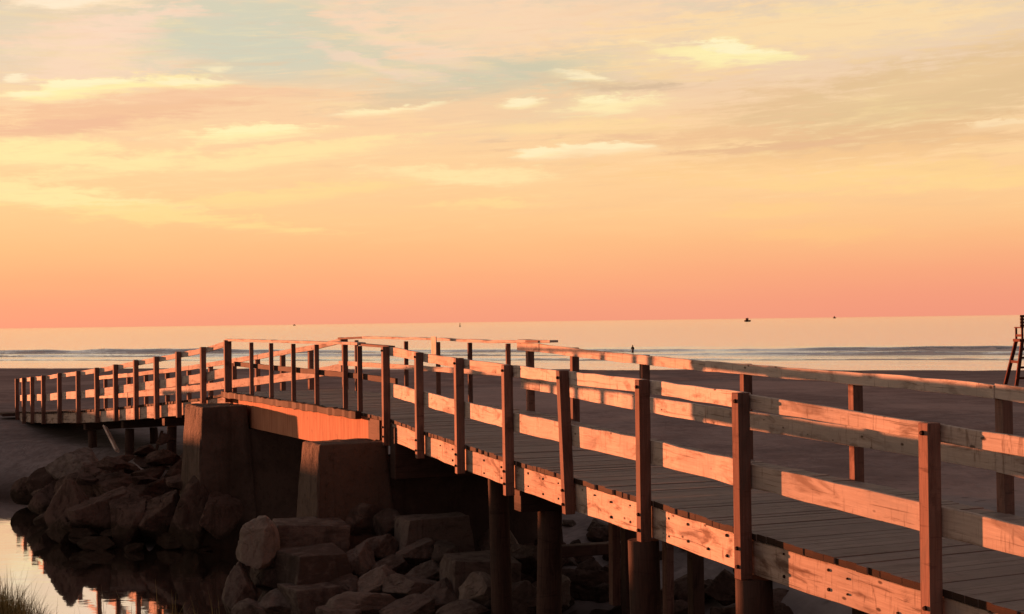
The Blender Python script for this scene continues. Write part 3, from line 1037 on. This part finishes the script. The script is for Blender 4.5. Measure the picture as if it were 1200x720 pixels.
# ---- piles, pile caps and square props under the near ramp
def bent(q, offs, cap=True, r=.14, zb=None):
    p, l = near_point(q)
    for o in offs:
        b_ = p + l * o
        if o > 1.5:
            d_ = V(-l.y, l.x, 0)
            zg = wz(ground(b_.x, b_.y)) - .4
            z1 = p.z - RH - .36
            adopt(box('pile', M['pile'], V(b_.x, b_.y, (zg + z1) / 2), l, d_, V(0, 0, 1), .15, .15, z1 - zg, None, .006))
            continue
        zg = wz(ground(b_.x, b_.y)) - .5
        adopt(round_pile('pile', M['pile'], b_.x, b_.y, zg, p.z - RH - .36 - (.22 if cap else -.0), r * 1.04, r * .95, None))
    if cap:
        d = V(-l.y, l.x, 0)
        c = p + l * (W / 2 + .1) + V(0, 0, -RH - .052 - .275 - .13)
        adopt(box('pile_cap', M['pile'], c, l, d, V(0, 0, 1), W + .1, .24, .24, None, .008, 'x'))


bent(4.0, (.02, 2.2), False, .15)
bent(5.03, (-.02, 2.2), False, .145)
bent(7.0, (.42, 2.25), True, .145)
bent(8.0, (.45, 2.2), False, .13)
p, l = near_point(9.9)
adopt(box('sill_beam', M['pile'], p + l * (W / 2) + V(0, 0, -RH - .054 - .43), l, V(-l.y, l.x, 0), V(0, 0, 1), W + .02, .25, .76, None, .01, 'x'))
bent(2.5, (.1, 2.2), True)
bent(1.0, (.1, 2.2), True)
for (px, D, sz, ytop, ybot) in ((783.5, 10.6, .10, 655, 760), (593, 13.4, .10, 585, 640), (720, 10.4, .10, 600, 680), (885, 8.8, .09, 640, 760)):
    a, b_ = at(px, ytop, D), at(px, ybot, D)
    a.z = wz(-1.7)
    adopt(strut('prop', M['post'], V(b_.x, b_.y, b_.z - .3), a, .13, sz, None, V(.946, .325, 0)))
p, l = near_point(8.9)
adopt(strut('brace', M['pile'], p + l * .2 + V(0, 0, -1.4), p + l * 2.2 + V(0, 0, -2.2), .05, .14))
adopt(box('sill_beam', M['pile'], at(690, 644, 12.2), V(.946, .325, 0), V(-.325, .946, 0), V(0, 0, 1), 1.6, .2, .16, None, .01, 'x'))
# ---- supports of the far ramp
for i, off in ((iS0 + 1, .3), (iS0 + 3, .3), (iS0 + 5, .3), (iS0 + 7, .3)):
    p, l = NP[i], LAT[i]
    for o in (off, 2.0):
        b_ = p + l * o
        zg = wz(ground(b_.x, b_.y)) - .5
        adopt(round_pile('pile', M['pile'], b_.x, b_.y, zg, p.z - RH - .55, .12, .11, None))
    d = V(-l.y, l.x, 0)
    adopt(box('pile_cap', M['pile'], p + l * (W / 2) + V(0, 0, -RH - .052 - .275 - .1), l, d, V(0, 0, 1), W - .2, .2, .2, None, .008, 'x'))
p = NP[iS0 + 4]
adopt(strut('brace', M['rail'], at(123, 500, 21.9), at(137.5, 529, 21.2), .05, .13, None, V(0, 1, 0)))
adopt(strut('brace', M['pile'], at(190, 505, 20.4), at(178, 545, 20.4), .05, .12, None, V(0, 1, 0)))
# sill plank at the sand end of the far ramp
e, l = NP[last], LAT[last]
d = V(-l.y, l.x, 0)
adopt(box('ramp_sill', M['pile'], e + l * 1.0 + d * .55 + V(0, 0, -RH - .10), l, d, V(0, 0, 1), 3.0, .9, .10, None, .01, 'x'))

# rusty nails and bolts on the near fascia
fas = [o for o in bridge.children if o.name.startswith('fascia_board')]


def owner(pt):
    return min(fas, key=lambda o: min((Vector(v.co) - pt).length for v in o.data.vertices))


for q in [3.2, 3.45, 3.55, 3.8, 4.22, 4.4, 4.6, 4.8, 5.25, 5.5, 5.72, 6.25, 6.5, 6.75, 7.25, 7.6, 8.3, 8.6]:
    p, l = near_point(q)
    for zz in (-.11, -.255):
        if random.random() < .25: continue
        c = p + l * 0.019 + V(0, 0, -RH + zz + random.uniform(-.02, .02))
        add_bolt(owner(c), c - l * .003, -l, random.uniform(.009, .016), .014)

# ------------------------------------------------------------------ concrete piers
def prism_block(name, mat, o, a, b_, la, lb, z0, z1, batter=0.0, notch=None, parent=None, rough=0.018, seg=31):
    """A block from corner o along unit vectors a and b_, battered outwards below; edges worn."""
    bm = bmesh.new()
    bmesh.ops.create_cube(bm, size=1.0)
    bmesh.ops.subdivide_edges(bm, edges=bm.edges, cuts=seg, use_grid_fill=True)
    for v in bm.verts:
        u, t, h = v.co.x + .5, v.co.y + .5, v.co.z + .5
        k = batter * (1 - h)
        q = o + a * (u * (la + 2 * k) - k) + b_ * (t * (lb + 2 * k) - k)
        q = V(q.x, q.y, z0 + (z1 - z0) * h)
        nz = fbm(q * 2.1 + V(5, 1, 2), 5)
        c = V(u - .5, t - .5, 0)
        q += (a * c.x + b_ * c.y) * rough * nz * 2 + V(0, 0, rough * nz if h > .9 else 0)
        edge = sum(1 for w_ in (u, t, h) if w_ < .001 or w_ > .999)
        if edge >= 2:
            q -= (a * (c.x * 2) + b_ * (c.y * 2)) * (0.006 + .05 * max(0, nz))
            if h > .999: q.z -= 0.012 + .02 * max(0, nz)
        v.co = q
    me = bpy.data.meshes.new(name)
    bm.to_mesh(me); bm.free()
    me.materials.append(mat)
    ob = bpy.data.objects.new(name, me)
    COL.objects.link(ob)
    return ob


def pier(label, corner, al, bl, lb, ztop, zseat, zbot, thick):
    """corner: near outer top corner; al inward unit, bl along the walkway away from us."""
    e = empty('concrete_pier', (corner.x, corner.y, zbot))
    tag(e, label, 'pier')
    inv = Matrix.Translation(-Vector(e.location))
    wl = prism_block('wing_wall', M['concrete'], V(corner.x, corner.y, 0), al, bl, lb, thick, zbot, ztop, .19)
    st_ = prism_block('bearing_seat', M['concrete'], V(corner.x, corner.y, 0) + al * (lb + .004) + bl * .03, al, bl, W + .5, thick - .06, zbot, zseat, .0)
    for o in (wl, st_):
        o.parent = e
        o.matrix_parent_inverse = inv
    return e


al, bl = V(.90, .43, 0), V(-.43, .90, 0)
pier('battered concrete pier at the near end of the span beside the stone heap', V(-2.83, 21.7, 0), al, bl, 1.05, wz(-1.75), wz(-2.02), wz(-4.6), .81)
pier('stained concrete pier at the far end of the span standing among dark boulders', V(-5.99, 28.75, 0), al, bl, .90, wz(-1.57), wz(-2.02), wz(-4.8), 1.4)


# ------------------------------------------------------------------ rocks
def rock_mesh(seed, blocky=False):
    rd = random.Random(seed)
    bm = bmesh.new()
    if blocky:
        bmesh.ops.create_cube(bm, size=2.0)
        for v in bm.verts:
            v.co += V(rd.uniform(-.22, .22), rd.uniform(-.22, .22), rd.uniform(-.22, .22))
        bmesh.ops.bevel(bm, geom=list(bm.edges), offset=.07, segments=2, profile=.6, affect='EDGES')
        bmesh.ops.triangulate(bm, faces=bm.faces)
        bmesh.ops.subdivide_edges(bm, edges=bm.edges, cuts=3, use_grid_fill=True)
        amp = .085
    else:
        bmesh.ops.create_icosphere(bm, subdivisions=5, radius=1.0)
        planes = []
        for _ in range(13):
            n = V(rd.gauss(0, 1), rd.gauss(0, 1), rd.gauss(0, 1.3)).normalized()
            planes.append((n, rd.uniform(.46, .86)))
        for v in bm.verts:
            n = v.co.normalized()
            r = 1.0
            for pn, pd in planes:
                c = n.dot(pn)
                if c > .05: r = min(r, pd / c)
            v.co = n * (r * .93 + .07 * min(1, r)) * 1.25
        amp = .055
    for v in bm.verts:
        nn = fbm(v.co * 1.6 + V(seed * 3.1, 0, 0), 5)
        cr = abs(mnoise.noise(v.co * 2.3 + V(0, seed * 1.7, 0)))
        n3 = mnoise.noise(v.co * 9 + V(0, 0, seed))
        v.co += v.co.normalized() * (amp * nn + .022 * n3 - .10 * max(0, .12 - cr) / .12 * (0.5 + .5 * nn))
    me = bpy.data.meshes.new('boulder')
    bm.to_mesh(me); bm.free()
    me.polygons.foreach_set('use_smooth', [True] * len(me.polygons))
    me.set_sharp_from_angle(angle=R(28))
    return me


ROUND = [rock_mesh(i) for i in range(9)]
BLOCK = [rock_mesh(40 + i, True) for i in range(4)]
VAR = {}


def rock_variant(mesh, mk):
    key = (mesh.name, mk)
    if key not in VAR:
        c = mesh.copy()
        c.materials.clear()
        c.materials.append(M[mk])
        VAR[key] = c
    return VAR[key]


_rk = [0]


def put_rock(name, p, sx, sy, sz, mk, label, cat, group=None, blocky=False, rz=None, tilt=.25, which=None):
    _rk[0] += 1
    src = (BLOCK if blocky else ROUND)
    me = rock_variant(src[(_rk[0] if which is None else which) % len(src)], mk)
    o = bpy.data.objects.new(name, me)
    COL.objects.link(o)
    o.location = p
    o.scale = (sx / 2, sy / 2, sz / 2)
    o.rotation_euler = (random.uniform(-tilt, tilt), random.uniform(-tilt, tilt), random.uniform(0, 6.28) if rz is None else rz)
    tag(o, label, cat, group)
    return o


def px_rock(px, py, D, wp, hp, mk='dark_rock', label=None, group=None, blocky=False, rz=None, tilt=.2, depth=None, name='boulder', cat='boulder', which=None):
    p = at(px, py, D)
    sx = wp * D / 1000
    sz = hp * D / 1000
    sy = depth or (sx + sz) / 2 * 1.05
    return put_rock(name, p, sx * 1.02, sy, sz * (.86 if mk == 'dark_rock' else 1.0), mk, label, cat, group, blocky, rz, tilt, which)


GF = 'dark boulders along the far creek bank'
LF = 'dark wet boulder in the bank of rocks below the far ramp'
for px, py, D, wp, hp in [(36, 577, 20.5, 36, 36), (58, 570, 20.2, 46, 44), (85, 602, 17.2, 50, 84), (118, 604, 17.0, 60, 84), (155, 606, 16.9, 60, 80), (192, 604, 16.7, 60, 80), (228, 602, 16.5, 56, 84),
                          (258, 604, 16.4, 46, 80), (62, 590, 18.9, 44, 60), (100, 575, 18.6, 60, 40), (140, 578, 18.3, 60, 44), (185, 578, 18.0, 60, 40), (225, 566, 17.3, 50, 44),
                          (150, 553, 19.7, 50, 30), (250, 574, 16.9, 44, 50), (215, 552, 18.2, 40, 34), (285, 590, 19.2, 60, 60), (320, 585, 20.6, 70, 60), (350, 580, 21, 70, 60),
                          (298, 560, 21.2, 70, 40), (75, 622, 17.0, 34, 36), (64, 606, 17.6, 36, 40)]:
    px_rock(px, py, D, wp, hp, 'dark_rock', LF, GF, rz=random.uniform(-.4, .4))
px_rock(92, 552, 19.3, 84, 46, 'rock', 'broad brown boulder with a sloping top, largest below the far ramp', which=3)
px_rock(172, 562, 19.0, 100, 22, 'rock', 'flat brown slab lying across the boulders below the far ramp', tilt=.08, which=5)
px_rock(195, 546, 19.4, 62, 26, 'rock', 'wedge shaped brown rock behind the flat slab and beside the far pier', which=6)
px_rock(8, 624, 18.2, 15, 7, 'dark_rock', 'small lone rock breaking the bright creek surface', tilt=.1)

# stone heap round the near pier: the ones that can be told apart
ang = math.atan2(.43, .90)
px_rock(301, 637, 11.75, 42, 56, 'pale_rock', 'pale rounded boulder on the creek side corner of the stone heap', which=1, tilt=.1)
px_rock(366, 629, 12.20, 84, 34, 'rock', 'long squared stone block right against the foot of the near pier', blocky=True, rz=ang - .12, depth=.8, tilt=.04, name='stone_block', cat='stone block')
px_rock(366, 666, 11.70, 72, 40, 'rock', 'squared stone block with a pale top edge, below the block at the pier foot', blocky=True, rz=ang + .16, depth=.7, tilt=.08, name='stone_block', cat='stone block')
px_rock(362, 704, 11.40, 50, 38, 'rock', 'lowest squared stone block of the heap, nearest the creek water', blocky=True, rz=ang + .1, depth=.7, tilt=.06, name='stone_block', cat='stone block')
px_rock(510, 627, 12.20, 80, 40, 'rock', 'squared stone block half hidden under the ramp behind the heap', blocky=True, rz=ang, depth=.6, tilt=.04, name='stone_block', cat='stone block')
px_rock(566, 678, 11.40, 84, 48, 'rock', 'squared stone block beside the thick round pile', blocky=True, rz=ang, depth=.6, tilt=.04, name='stone_block', cat='stone block')
px_rock(560, 695, 10.95, 46, 40, 'pale_rock', 'pale angular rock leaning before the block beside the thick pile', which=2)
GN = 'brown rocks heaped around the near pier'
LN = 'rough rock in the stone heap by the near pier'
for px, py, D, wp, hp in [(281, 696, 11.65, 38, 64), (316, 676, 11.85, 42, 46), (423, 660, 11.90, 46, 46), (430, 612, 12.60, 52, 42), (456, 620, 12.45, 36, 38), (447, 642, 12.10, 36, 30),
                          (487, 648, 11.90, 42, 34), (524, 650, 11.80, 38, 36), (405, 692, 11.55, 52, 40), (443, 684, 11.55, 60, 36), (482, 690, 11.35, 58, 38),
                          (517, 702, 11.20, 52, 42), (430, 710, 11.15, 80, 30), (330, 712, 11.45, 52, 36), (600, 704, 11.00, 60, 44), (478, 716, 10.95, 66, 28), (400, 722, 11.00, 60, 30),
                          (460, 664, 11.75, 48, 30), (500, 674, 11.60, 50, 30), (612, 655, 11.80, 56, 40), (395, 652, 12.10, 40, 30), (300, 724, 11.40, 50, 36), (545, 722, 10.80, 60, 30),
                          (590, 640, 12.30, 50, 40), (640, 700, 11.10, 60, 46)]:
    px_rock(px, py, D, wp, hp, 'pale_rock' if (px * 7 + py) % 5 == 0 else 'rock', LN, GN, rz=random.uniform(-.8, .8))
rfb = random.Random(33)
for k in range(60):
    px, D = rfb.uniform(40, 275), rfb.uniform(16.3, 19.5)
    if px < 75 and D < 18.5: continue
    x = (px - 600) * D / 1000
    s_ = rfb.uniform(.25, .6)
    put_rock('boulder', V(x, D * SY, wz(max(ground(x, D * SY), CREEK) + rfb.uniform(.1, .75) * smooth(16.2, 17.4, D)) + s_ * .1), s_ * rfb.uniform(1, 1.7), s_ * rfb.uniform(.9, 1.3), s_ * rfb.uniform(.45, .8),
             'dark_rock', LF, 'boulder', GF, rz=rfb.uniform(0, 6))
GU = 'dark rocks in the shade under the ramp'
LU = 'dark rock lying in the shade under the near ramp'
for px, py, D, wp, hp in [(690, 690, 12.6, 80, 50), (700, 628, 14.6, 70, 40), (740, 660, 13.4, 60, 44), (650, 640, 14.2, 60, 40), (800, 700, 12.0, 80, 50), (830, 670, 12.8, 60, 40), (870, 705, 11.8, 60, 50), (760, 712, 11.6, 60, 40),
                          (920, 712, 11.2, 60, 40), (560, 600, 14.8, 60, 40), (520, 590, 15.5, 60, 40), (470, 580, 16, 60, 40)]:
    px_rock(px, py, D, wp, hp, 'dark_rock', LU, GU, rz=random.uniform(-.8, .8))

rf = random.Random(21)
for k in range(150):
    x, y = rf.uniform(-4.0, 1.6), rf.uniform(10.6, 14.2) * SY
    s_ = rf.uniform(.16, .50)
    put_rock('boulder', V(x, y, wz(ground(x, y)) + s_ * .1), s_, s_ * rf.uniform(.8, 1.2), s_ * rf.uniform(.6, .9), 'rock' if rf.random() < .7 else 'dark_rock',
             LN if x < -.4 else LU, 'boulder', GN if x < -.4 else GU, rz=rf.uniform(0, 6))

for k in range(75):
    x, y = rf.uniform(-.2, 3.4), rf.uniform(10.2, 14.0) * SY
    s_ = rf.uniform(.2, .75)
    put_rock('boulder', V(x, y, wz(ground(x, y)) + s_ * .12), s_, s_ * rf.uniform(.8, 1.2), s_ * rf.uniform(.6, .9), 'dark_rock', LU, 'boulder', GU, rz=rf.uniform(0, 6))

# ------------------------------------------------------------------ marsh grass on the near bank
def make_grass():
    rd = random.Random(5)
    v, f, tone = [], [], []
    def blade(x, y, z, h, wd, az_, bend):
        b = len(v)
        dx_, dy_ = math.cos(az_), math.sin(az_)
        n = 4
        for i in range(n + 1):
            t = i / n
            bx, by = dx_ * bend * h * t * t, dy_ * bend * h * t * t
            ww = wd * (1 - t ** 1.5) * .5 + .0006
            v.append((x + bx - dy_ * ww, y + by + dx_ * ww, z + h * t * (1 - .25 * bend * t)))
            v.append((x + bx + dy_ * ww, y + by - dx_ * ww, z + h * t * (1 - .25 * bend * t)))
        tn = rd.random()
        for i in range(n):
            k = b + 2 * i
            f.append((k, k + 1, k + 3, k + 2)); tone.append(tn)
    def put(x, y, h):
        y = y * SY
        z = wz(ground(x, y)) - .03
        blade(x, y, z, h, rd.uniform(.008, .02), rd.uniform(0, 6.28), rd.uniform(.05, .55))
    for _ in range(13000):
        X = rd.uniform(-9.5, -6.55)
        dens = smooth(-6.2, -7.4, X)
        if rd.random() > .25 + .75 * dens: continue
        put(X, rd.uniform(11.5, 12.4), rd.uniform(.40, .86) * (0.75 + .5 * dens) * (1.35 if rd.random() < .06 else 1))
    for _ in range(150):
        put(rd.uniform(-7.0, -3.9), rd.uniform(11.6, 12.3), rd.uniform(.4, .85))
    for _ in range(1500):
        put(rd.uniform(-16, -3), rd.uniform(9.5, 11.3), rd.uniform(.15, .4))
    me = bpy.data.meshes.new('marsh_grass')
    me.from_pydata(v, [], f)
    a = me.attributes.new('tone', 'FLOAT', 'FACE')
    a.data.foreach_set('value', tone)
    me.materials.append(M['grass'])
    o = bpy.data.objects.new('marsh_grass', me)
    COL.objects.link(o)
    tag(o, 'thin marsh grass growing at the edge of the creek', 'grass', None, 'stuff')


make_grass()

# ------------------------------------------------------------------ lifeguard chair
def part_of(e, o):
    o.parent = e
    o.matrix_parent_inverse = Matrix.Translation(-Vector(e.location))
    return o


def lifeguard_chair():
    D = 43.0
    foot = at(1183, 455, D)
    gz = foot.z
    top = at(1196, 369.5, D).z
    seat = at(1196, 399, D).z
    arm = at(1196, 384, D).z
    # the chair faces the sea; its west side is what we see
    D0 = D
    xl, xr = at(1194.5, 400, D).x, at(1232, 400, D).x          # width at the seat
    fl, fr = at(1183, 455, D).x, at(1244, 455, D).x            # spread at the feet
    D = D * SY
    yb, yf = D - .45, D + .45
    fyb, fyf = D - .9, D + .9
    e = empty('lifeguard_chair', ((fl + fr) / 2, D, gz))
    tag(e, 'tall red brown wooden lifeguard chair standing on the sand before the sea', 'lifeguard chair')
    X, Y, Z = V(1, 0, 0), V(0, 1, 0), V(0, 0, 1)
    m = M['chair']
    for (x0, x1) in ((fl, xl), (fr, xr)):
        for (y0, y1) in ((fyb, yb), (fyf, yf)):
            part_of(e, strut('leg', m, V(x0, y0, gz - .2), V(x1, y1, seat), .14, .16))
        part_of(e, box('foot_board', m, V(x0, D, gz + .06), X, Y, Z, .3, 2.3, .14, None, .01, 'y'))
    part_of(e, box('seat', m, V((xl + xr) / 2, D, seat), X, Y, Z, xr - xl + .3, 1.05, .14, None, .01, 'x'))
    bp = MB()
    n = 4
    for k in range(n):
        z = arm + .02 + (top - arm) * (k + .5) / n
        box('', m, V((xl + xr) / 2, yb - .06, z), X, Y, Z, xr - xl + .24, .045, (top - arm) / n - .03, mb=bp, long='x')
    part_of(e, bp.build('backrest', m, None, .004))
    for x in (xl, xr):
        part_of(e, box('back_post', m, V(x, yb, (seat + top) / 2), X, Y, Z, .1, .09, top - seat))
        part_of(e, box('arm_post', m, V(x, yf, (seat + arm) / 2), X, Y, Z, .09, .09, arm - seat))
        part_of(e, box('armrest', m, V(x, D, arm), X, Y, Z, .14, 1.05, .06, None, .01, 'y'))
        sp = MB()
        part_of(e, box('side_slat', m, V(x, D, (seat + arm) / 2 - .08), X, Y, Z, .04, .95, .12, None, .004, 'y'))
    for h in (.22, .44, .64, .82):
        z = gz + (seat - gz) * h
        xa, xb = fl + (xl - fl) * h, fr + (xr - fr) * h
        ya = fyb + (yb - fyb) * h
        part_of(e, box('rung', m, V((xa + xb) / 2, ya - .06, z), X, Y, Z, xb - xa + .1, .05, .11, None, .004, 'x'))
    for (a0, a1, b0, b1) in ((fl, xl, fyb, fyf), (fr, xr, fyb, fyf)):
        h = .55
        z = gz + (seat - gz) * h
        x = a0 + (a1 - a0) * h
        part_of(e, box('side_brace', m, V(x, D, z), X, Y, Z, .06, 1.35, .13, None, .004, 'y'))


lifeguard_chair()


# ------------------------------------------------------------------ boats and buoy
def hull_mesh(name, L, B, H, mat, loc, e, rz):
    bm = bmesh.new()
    n = 10
    rows = []
    for i in range(n + 1):
        t = i / n
        x = (t - .5) * L
        b_ = B / 2 * (1 - max(0, (t - .55) / .45) ** 2.2) * (0.85 + .15 * min(1, t * 5)) + .02
        sh = H * (1 + .35 * (2 * t - .9) ** 2)
        rows.append([bm.verts.new(q) for q in ((x, -b_, sh), (x, -b_ * .8, .1 * H), (x, 0, -.35 * H), (x, b_ * .8, .1 * H), (x, b_, sh), (x, b_ * .9, sh * .86), (x, -b_ * .9, sh * .86))])
    for i in range(n):
        for k in range(7):
            k2 = (k + 1) % 7
            bm.faces.new((rows[i][k], rows[i][k2], rows[i + 1][k2], rows[i + 1][k]))
    bm.faces.new(rows[0]); bm.faces.new(rows[-1])
    bmesh.ops.recalc_face_normals(bm, faces=bm.faces)
    me = bpy.data.meshes.new(name)
    bm.to_mesh(me); bm.free()
    me.materials.append(mat)
    o = bpy.data.objects.new(name, me)
    COL.objects.link(o)
    o.parent = e
    return o


def child_box(e, name, mat, x, y, z, sx, sy, sz):
    o = box(name, mat, V(x, y, z), V(1, 0, 0), V(0, 1, 0), V(0, 0, 1), sx, sy, sz, None, .03, 'x')
    o.parent = e
    return o


def boat(px, py, D, L, H, label, cab, mast, rz=0.1):
    d = ray(px, py)
    D = D * SY
    p = V(d.x * D / d.y, D, 0.0)
    e = empty('fishing_boat', p)
    e.rotation_euler = (0, 0, rz)
    tag(e, label, 'boat')
    hull_mesh('hull', L, L * .32, H, M['hull'], p, e, rz)
    child_box(e, 'cabin', M['cabin'], -L * .08, 0, H + cab / 2 * .9, L * .42, L * .2, cab)
    child_box(e, 'wheelhouse_roof', M['hull'], -L * .08, 0, H + cab * .97, L * .48, L * .24, cab * .12)
    child_box(e, 'mast', M['hull'], -L * .02, 0, H + cab + mast / 2, .25, .25, mast)
    return e


boat(876, 376, 1250, 9.5, 1.9, 'largest dark fishing boat just below the horizon, riding on the open sea', 3.2, 1.6)
boat(978, 373, 3600, 13, 3.0, 'tiny far boat on the skyline to the east of the larger fishing boat', 5.0, 4.0)
boat(345, 381, 3600, 11, 2.2, 'tiny far boat on the skyline above the far end post of the span', 3.0, 2.0)


def buoy():
    D = 950 * SY
    d = ray(539, 381)
    p = V(d.x * D / d.y, D, 0.0)
    e = empty('buoy', p)
    tag(e, 'thin upright buoy on the sea above the span railing', 'buoy')
    for nm, r1, r2, z0, z1 in (('float', .9, 1.0, -.4, .7), ('tower', .5, .28, .7, 3.3), ('topmark', .5, .06, 3.3, 4.2)):
        bm = bmesh.new()
        bmesh.ops.create_cone(bm, cap_ends=True, segments=12, radius1=r1, radius2=r2, depth=z1 - z0)
        bmesh.ops.translate(bm, vec=(0, 0, (z0 + z1) / 2), verts=bm.verts)
        me = bpy.data.meshes.new(nm)
        bm.to_mesh(me); bm.free()
        me.materials.append(M['hull'])
        o = bpy.data.objects.new(nm, me)
        COL.objects.link(o)
        o.parent = e


buoy()


# ------------------------------------------------------------------ wading person far out in the shallows
def person():
    D = 128.0 * SY
    d = ray(741.5, 413)
    x = d.x * D / d.y
    J = {'pelvis': (0, 0, .93, .15, .11), 'waist': (0, 0, 1.08, .13, .10), 'chest': (0, 0, 1.32, .17, .12), 'neck': (0, 0, 1.50, .06, .06), 'chin': (0, .01, 1.58, .075, .085),
         'head': (0, .01, 1.68, .085, .10), 'crown': (0, 0, 1.76, .06, .07),
         'ls': (-.19, 0, 1.42, .07, .07), 'le': (-.27, .02, 1.15, .05, .05), 'lw': (-.22, .14, .95, .035, .035), 'lh': (-.18, .2, .90, .04, .025),
         'rs': (.19, 0, 1.42, .07, .07), 're': (.27, .02, 1.15, .05, .05), 'rw': (.22, .14, .95, .035, .035), 'rh': (.18, .2, .90, .04, .025),
         'lk': (-.11, .02, .48, .075, .075), 'lf': (-.12, 0, .06, .05, .05), 'rk': (.11, .02, .48, .075, .075), 'rf': (.12, 0, .06, .05, .05),
         'lt': (-.12, .16, .03, .04, .03), 'rt': (.12, .16, .03, .04, .03)}
    E = [('pelvis', 'waist'), ('waist', 'chest'), ('chest', 'neck'), ('neck', 'chin'), ('chin', 'head'), ('head', 'crown'), ('chest', 'ls'), ('ls', 'le'), ('le', 'lw'), ('lw', 'lh'),
         ('chest', 'rs'), ('rs', 're'), ('re', 'rw'), ('rw', 'rh'), ('pelvis', 'lk'), ('lk', 'lf'), ('lf', 'lt'), ('pelvis', 'rk'), ('rk', 'rf'), ('rf', 'rt')]
    k = list(J)
    me = bpy.data.meshes.new('person')
    me.from_pydata([J[n][:3] for n in k], [(k.index(a), k.index(b_)) for a, b_ in E], [])
    o = bpy.data.objects.new('person', me)
    COL.objects.link(o)
    sk = o.modifiers.new('skin', 'SKIN')
    for i, n in enumerate(k):
        sv = me.skin_vertices[0].data[i]
        sv.radius = (J[n][3], J[n][4])
        sv.use_root = (n == 'pelvis')
    sd = o.modifiers.new('subdivision', 'SUBSURF')
    sd.levels = 2
    sd.render_levels = 2
    me.materials.append(M['suit'])
    o.location = (x, D, -.72)
    o.rotation_euler = (0, 0, .6)
    tag(o, 'dark figure of a bather standing waist deep in the breakers', 'person')


person()
